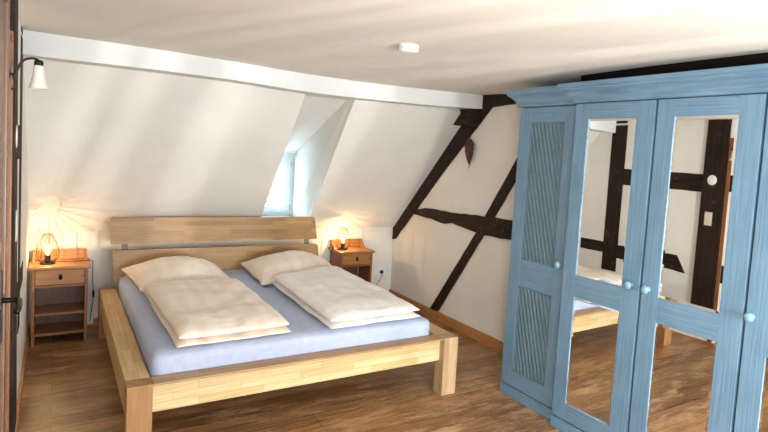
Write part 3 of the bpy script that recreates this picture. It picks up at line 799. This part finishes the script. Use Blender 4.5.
def cord(parent, pts):
    o_ = Vector(parent.location); inv = Matrix.Rotation(-parent.rotation_euler.z, 3, 'Z')
    P_ = [inv @ (Vector(p)-o_) for p in pts]
    bm = BM(); add_tube(bm, spline(P_, 6), 0.0028, 6); c = obj('cord', bm, M['blackp'], parent, True)
    return c, inv, o_
cd, inv, o_ = cord(t1, [(-0.335, 2.328, 0.618), (-0.20, 2.305, 0.6145), (-0.06, 2.305, 0.617), (-0.044, 2.307, 0.60), (-0.038, 2.40, 0.50), (-0.034, 2.44, 0.40), (-0.026, 2.46, 0.30), (-0.035, 2.48, 0.18), (-0.045, 2.50, 0.08), (-0.05, 2.52, 0.055)])
bm = BM(); p = inv @ (Vector((-0.027, 2.458, 0.305))-o_); add_box(bm, (p.x-0.009, p.y-0.008, p.z-0.028), (p.x+0.009, p.y+0.008, p.z+0.028), 0.005); obj('switch', bm, M['blackp'], cd, True)
cd, inv, o_ = cord(t2, [(2.11, 2.375, 0.618), (2.085, 2.388, 0.6145), (2.060, 2.388, 0.616), (2.046, 2.392, 0.59), (2.040, 2.44, 0.30), (2.040, 2.50, 0.08), (2.050, 2.534, 0.025), (2.12, 2.535, 0.022), (2.45, 2.535, 0.022), (2.52, 2.53, 0.025), (2.60, 2.52, 0.08), (2.67, 2.515, 0.18), (2.72, 2.515, 0.27), (2.727, 2.530, 0.30)])
bm = BM(); p = inv @ (Vector((2.727, 2.543, 0.305))-o_); add_box(bm, (p.x-0.018, p.y-0.014, p.z-0.018), (p.x+0.018, p.y+0.012, p.z+0.018), 0.006); obj('plug', bm, M['blackp'], cd, True)

# ------------------------------------------------------------------ small fittings
def socket(name, x, z, ng, label):
    t = thing(name, label, 'socket', (x, YB, z))
    bm = BM(); add_box(bm, (-0.039*ng, -0.009, -0.039), (0.039*ng, 0, 0.039), 0.004); obj('cover_plate', bm, M['white'], t)
    for k in range(ng):
        cx = (k-(ng-1)/2)*0.071
        bm = BM(); add_lathe(bm, [(0.021, -0.0092), (0.0225, -0.011), (0.0225, -0.0088), (0.019, -0.0088)], 24, (cx, 0, 0), 'Y'); obj('socket_insert', bm, M['white'], t, True)
    return t
socket('wall_socket', 2.690, 0.305, 2, 'white double wall socket on the knee wall beside the right nightstand')
t = thing('wall_socket', 'small white socket low behind the left nightstand', 'socket', (-0.06, YB-0.016, 0.055))
obj('cover_plate', box((-0.05, -0.022, -0.03), (0.04, 0, 0.03), 0.005), M['white'], t)
# light switch and round cover on the dark post of the left wall
t = thing('light_switch', 'cream light switch on the dark left wall post', 'switch', (XL+0.0285, 0.0, 1.215))
obj('cover_plate', box((0, -0.040, -0.066), (0.002, 0.040, 0.066), 0.0005), M['cream'], t)
for z in (-0.05, 0.003): obj('rocker', box((0.002, -0.026, z), (0.003, 0.026, z+0.046), 0.0003), M['cream'], t)
t = thing('round_cover', 'round white junction cover on the dark left wall post', 'cover', (XL+0.026, 0.0, 1.60))
bm = BM(); add_lathe(bm, [(0.050, 0.0), (0.050, 0.001), (0.045, 0.0025), (0.0, 0.003)], 32, (0,0,0), 'X'); obj('disc', bm, M['white'], t, True)

# smoke detector
t = thing('smoke_detector', 'round white smoke detector on the ceiling', 'smoke detector', (1.195, -0.47, ceil_z(1.195, -0.47)+0.004))
bm = BM(); add_lathe(bm, [(0.0, 0.0), (0.052, 0.0), (0.054, -0.004), (0.054, -0.016), (0.0525, -0.018)][::1], 36); obj('base_ring', bm, M['white'], t, True)
bm = BM(); add_lathe(bm, [(0.050, -0.018), (0.050, -0.022), (0.053, -0.024), (0.052, -0.034), (0.040, -0.042), (0.020, -0.044), (0.0, -0.044)], 36); obj('cap', bm, M['white'], t, True)

# wall sconce by the door
t = thing('wall_sconce', 'black curved arm wall lamp with frosted tulip shade by the door', 'wall lamp', (XL, -0.235, 1.845))
bm = BM(); add_lathe(bm, [(0.0, 0.0), (0.030, 0.0), (0.030, 0.006), (0.022, 0.012), (0.008, 0.016), (0.0, 0.017)][::-1], 24, (0,0,0), 'X'); obj('wall_plate', bm, M['black'], t, True)
arm = [(0.012, 0, 0.0), (0.030, 0, 0.004), (0.040, 0.0, 0.030), (0.055, 0, 0.058), (0.080, 0, 0.070), (0.098, 0, 0.068), (0.104, 0, 0.058)]
bm = BM(); add_tube(bm, spline(arm, 6), 0.0048, 10)
add_tube(bm, spline([(0.022, 0, 0.002), (0.030, 0, -0.03), (0.026, 0, -0.055), (0.018, 0, -0.06)], 5), 0.0042, 8)
obj('arm', bm, M['black'], t, True)
bm = BM(); add_lathe(bm, [(0.0, 0.068), (0.012, 0.066), (0.016, 0.058), (0.015, 0.046), (0.0, 0.044)], 20, (0.104, 0, 0)); obj('lamp_holder', bm, M['black'], t, True)
bm = BM(); add_lathe(bm, [(0.012, 0.047), (0.017, 0.044), (0.018, 0.026), (0.021, 0.000), (0.026, -0.026), (0.034, -0.046), (0.0325, -0.046), (0.0245, -0.026), (0.0195, 0.0), (0.016, 0.026), (0.014, 0.044)], 28, (0.104, 0, 0)); obj('shade', bm, M['frost'], t, True)

# dried ornament hanging below the rafter
t = thing('wall_ornament', 'dried red brown heart shaped ornament hanging under the sloping rafter', 'ornament', (XR-0.035, 1.165, 1.84))
bm = BM(); bmesh.ops.create_icosphere(bm, subdivisions=4, radius=1)
for v in bm.verts:
    q = v.co.copy(); zz = q.z
    wdt = 0.074*(1-((1-zz)/2)**1.6*0.93) * (1 if zz < 0.6 else 1)
    n_ = 1+0.22*noise.noise(q*7)+0.12*noise.noise(q*19)
    v.co = Vector((q.x*0.030*n_, q.y*wdt*n_ - 0.012*(1-zz), -0.122 + zz*0.118*n_ - (0.025*max(0, 1-abs(q.y)*3.0) if zz > 0.6 else 0)))
add_tube(bm, [(0, -0.022, -0.21), (0, -0.023, -0.255), (0, -0.022, -0.285)], [0.006, 0.004, 0.0015], 6)
obj('heart', bm, M['twig'], t, False)
bm = BM(); add_tube(bm, [(0.012, -0.006, -0.02), (0.016, 0.0, 0.02), (0.014, 0.004, 0.055)], 0.0015, 6); obj('hanging_loop', bm, M['twig'], t)
